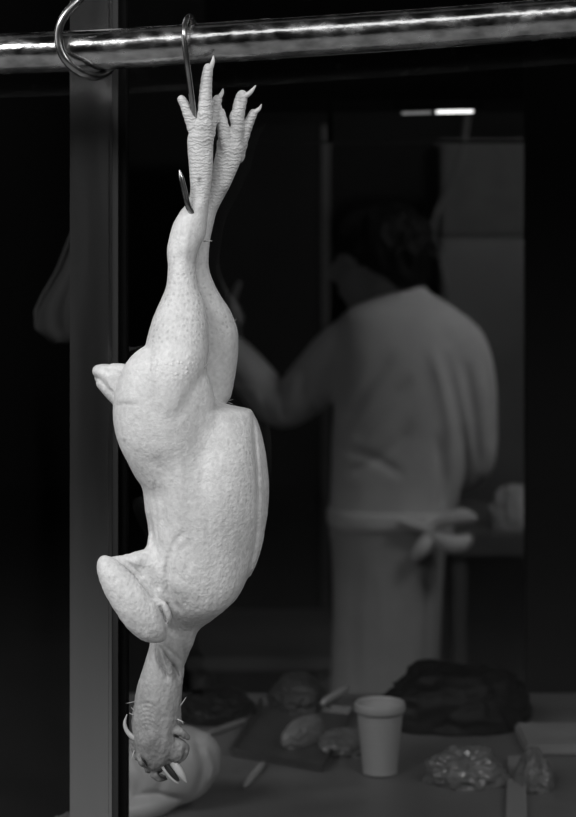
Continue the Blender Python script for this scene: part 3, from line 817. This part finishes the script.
crumple('clear_bag', on(534, 786), (.018, .03, .026), m_clear, 'small shiny clear bag at the right end near the pale board', 'bag', 21, .4, 2.6)
a0, a1 = on(506, 830), on(508, 762); b0, b1 = on(527, 830), on(525, 762)
bm = bmesh.new()
lo = [bm.verts.new(p) for p in (a0, b0, b1, a1)]; hi = [bm.verts.new(p+Vector((0, 0, .008))) for p in (a0, b0, b1, a1)]
for i in range(4): bm.faces.new((lo[i], lo[(i+1) % 4], hi[(i+1) % 4], hi[i]))
bm.faces.new(lo[::-1]); bm.faces.new(hi)
tag(bm_obj('board', bm, M('pale_board', .3, .6, var=.1), None, a0), 'narrow pale board lying front to back on the counter', 'board')
c = on(560, 752)
bm = bmesh.new(); add_box(bm, c.x-.045, c.x+.16, c.y-.02, c.y+.09, CZ, CZ+.014, bev=.003)
tag(bm_obj('folded_cloth', bm, M('folded_grey_cloth', .26, .9, var=.15, vscale=30, bump=.4), None, c), 'folded grey cloth lying at the right end of the counter', 'cloth')
# pale scrap beyond the left pane, low
c = P(58, 812, 1.95)
lf = thing('ledge', (-.35, 1.95, 0), 'low dark ledge behind the left pane beside the post', 'ledge')
box('top', (-.80, -.245, 1.83, 2.02, .83, .85), m_black, lf)
box('upright', (-.80, -.245, 1.84, 2.0, 0, .83), m_black, lf)
crumple('scrap_bag', (X(62, 1.93), 1.93, .85), (.018, .03, .036), M('dim_scrap', .14, .6), 'scrap of pale bag at the foot of the left pane beside the post', 'bag', 31, .35, 2.2)

# cloth hanging in the dark left of the post
DL = 2.3
bm = bmesh.new(); ncol, nrow = 28, 24
grid = []
for i in range(nrow+1):
    t = i/nrow
    y = 232+t*106
    L = np.interp(t, [0, .35, .62, .75, .92, 1], [70, 55, 38, 32, 33, 44])
    R_ = 118
    row = []
    for j in range(ncol+1):
        u = j/ncol
        p = W([(L+(R_-L)*u, y+(6*math.sin(u*3.1) if i == nrow else 0), 9*math.sin(u*9+t*2)+5*math.sin(u*21))], DL)[0]
        row.append(bm.verts.new(p))
    grid.append(row)
for i in range(nrow):
    for j in range(ncol):
        bm.faces.new((grid[i][j], grid[i][j+1], grid[i+1][j+1], grid[i+1][j]))
hc = bm_obj('hanging_cloth', bm, M('grey_hanging_cloth', .045, .9, var=.1, vscale=12), None, P(70, 235, DL), smooth=True)
sd = hc.modifiers.new('thick', 'SOLIDIFY'); sd.thickness = .004
tag(hc, 'dim pale cloth hanging in the dark left of the steel post', 'cloth')
# made-up dark stand the cloth hangs from, hidden behind the post
xp = X(84, DL)
box('stand_pole', (xp-.012, xp+.012, DL+.03, DL+.054, 0, P(0, 225, DL).z), m_black)['kind'] = 'structure'
box('stand_arm', (xp-.012, X(112, DL), DL+.0, DL+.03, P(0, 234, DL).z, P(0, 229, DL).z), m_black)['kind'] = 'structure'

# back of the shop
DB = 5.0
fr = thing('steel_cabinet', P(490, 970, DB), 'tall dim steel cabinet behind the person on the right', 'cabinet')
x0, x1 = X(440, DB), X(600, DB)
box('body', (x0, x1, DB+.02, DB+.6, .05, 1.80), m_steel2, fr, bev=.004)
zt = P(0, 238, DB).z
box('door', (x0+.004, x1-.004, DB, DB+.02, .10, zt), m_steel2, fr, bev=.004)
box('door', (x0+.004, x1-.004, DB, DB+.02, zt+.008, 1.79), m_grey, fr, bev=.004)
box('plinth', (x0+.01, x1-.01, DB+.03, DB+.58, 0, .05), m_black, fr)
DH = 2.84
hd = thing('range_hood', P(380, 80, DH), 'dark hood along the far side of the counter carrying the strip lamp', 'hood')
box('hood_body', (X(205, DH), X(620, DH), DH, DH+.26, P(0, 100, DH).z, 2.55), m_black, hd, bev=.005)
box('hood_lip', (X(205, DH), X(620, DH), DH-.012, DH, P(0, 143.5, DH).z, P(0, 141, DH).z), m_wall, hd)
for px in (207, 330, 618):
    box('bracket', (X(px, DH)-.004, X(px, DH)+.004, DH-.012, DH, P(0, 142, DH).z, P(0, 99, DH).z), m_black, hd)
box('hanger', (X(300, DH), X(306, DH), DH+.1, DH+.12, 2.55, 2.7), m_black, hd)
box('hanger', (X(560, DH), X(566, DH), DH+.1, DH+.12, 2.55, 2.7), m_black, hd)
DLp = DH-.032
lp = thing('strip_lamp', P(440, 106, DLp), 'short bright strip lamp fixed under the dark hood', 'lamp')
box('housing', (X(392, DLp), X(482, DLp), DLp, DLp+.0315, P(0, 109.5, DLp).z, P(0, 99, DLp).z), m_black, lp)
tube_obj('lamp_tube', [P(436, 112, DLp), P(473, 111.3, DLp)], .0022, m_lamp, lp)
tube_obj('lamp_tube', [P(402, 113.3, DLp), P(431, 112.4, DLp)], .0018, M_emit('weak_lamp_tube', .3), lp)
box('lamp_cap', (X(431, DLp), X(436, DLp), DLp-.005, DLp+.005, P(0, 114, DLp).z, P(0, 108, DLp).z), m_black, lp)
bk = thing('door_panel', P(260, 960, 5.6), 'plain dark grey panel standing at the back left of the person', 'panel')
box('panel_board', (X(203, 5.6), X(322, 5.6), 5.62, 5.66, 0, 1.88), m_wall, bk)
box('panel_edge', (X(322, 5.6), X(330, 5.6), 5.61, 5.67, 0, 1.88), m_steel2, bk)
tb = thing('low_table', (X(260, 4.6), 4.6, 0), 'low dim table at the back behind the counter, left of the apron', 'table')
zt = P(0, 640, 4.5).z
box('table_top', (X(190, 4.5), X(335, 4.5), 4.3, 4.9, zt-.03, zt), m_steel2, tb, bev=.003)
for a in (X(195, 4.5), X(330, 4.5)-.03):
    for b in (4.33, 4.85):
        box('leg', (a, a+.03, b, b+.03, 0, zt-.03), m_steel2, tb)
# white cloth heap by the pillar, on a side bench
D2 = 4.4
sb = thing('side_bench', (X(520, D2), D2, 0), 'dim grey bench behind the person beside the dark pillar', 'bench')
zt = P(0, 527, D2).z
box('bench_top', (X(446, D2), X(620, D2), D2-.12, D2+.45, zt-.05, zt), m_steel2, sb, bev=.003)
for a in (X(450, D2), X(610, D2)):
    for b in (D2-.1, D2+.4):
        box('leg', (a, a+.03, b, b+.03, 0, zt-.05), m_steel2, sb)
crumple('white_cloth', (X(516, D2), D2, zt), (.06, .06, .07), m_cloth, 'white crumpled cloth on the bench beside the dark pillar', 'cloth', 41, .2, 1.8)
# thin pale tube beyond the head, drawn for an unidentified wavering line
DS = 4.5
q = catmull([(474, -40, 0), (472, 60, 0), (464, 140, 0), (452, 180, 3), (440, 204, 4), (434, 224, 2), (435, 245, 0), (441, 266, 0), (446, 288, 0), (447, 300, 0)], 6)
q[0] = (474, HY-1.2*F/DS, 0)
tag(tube_obj('pale_line', W(q, DS), .0075, M('pale_line_mat', .22, .8), None, W(q[:1], DS)[0], seg=10), 'thin pale wavering line down from the ceiling beside the head', 'string')

# ================================================================== CAMERA AND LIGHT
cam = bpy.data.cameras.new('camera'); co_ = bpy.data.objects.new('camera', cam); COL.objects.link(co_)
co_.location = (0, 0, EYE); co_.rotation_euler = (math.radians(90), 0, 0)
cam.sensor_fit = 'VERTICAL'; cam.sensor_height = 36; cam.sensor_width = 36
cam.lens = F/817*36
cam.shift_y = -(408.5-HY)/817
cam.clip_start = .05
cam.dof.use_dof = True; cam.dof.focus_distance = 1.60; cam.dof.aperture_fstop = (F/817*36/1000)/.012
scn.camera = co_

wd = bpy.data.worlds.new('world'); scn.world = wd; wd.use_nodes = True
wd.node_tree.nodes['Background'].inputs['Color'].default_value = (1, 1, 1, 1)
wd.node_tree.nodes['Background'].inputs['Strength'].default_value = .012

def area(name, loc, target, sx, sy, power):
    l = bpy.data.lights.new(name, 'AREA'); l.shape = 'RECTANGLE'; l.size = sx; l.size_y = sy; l.energy = power
    o = bpy.data.objects.new(name, l); COL.objects.link(o); o.location = loc
    o.rotation_euler = (Vector(target)-Vector(loc)).to_track_quat('-Z', 'Y').to_euler()
    return o
# gap of open sky over the street, behind and above the viewer
area('sky_gap', (-2.6, -1.5, 4.2), (-.1, 1.63, 1.3), 3.0, 1.3, 170)
area('sky_gap_middle', (.1, -1.5, 4.35), (-.1, 1.63, 1.3), 1.8, .9, 13)
area('sky_gap_right', (2.4, -1.6, 4.2), (-.1, 1.63, 1.3), 2.2, 1.3, 82)
area('side_fill', (-3.2, .2, 2.3), (-.1, 1.63, 1.2), 1.2, 1.6, 14)  # unseen fill lamp added at the left, apart from the sky gap
# the shop's own lamp
area('shop_lamp', (1.3, 2.98, 2.35), (.35, 3.8, 1.1), .5, .3, 5.8)

scn.view_settings.view_transform = 'Standard'; scn.view_settings.look = 'None'
scn.view_settings.exposure = 0.0; scn.view_settings.gamma = 1.0; scn.view_settings.use_curve_mapping = False
scn.cycles.use_denoising = True
scn.cycles.max_bounces = 8; scn.cycles.transparent_max_bounces = 12
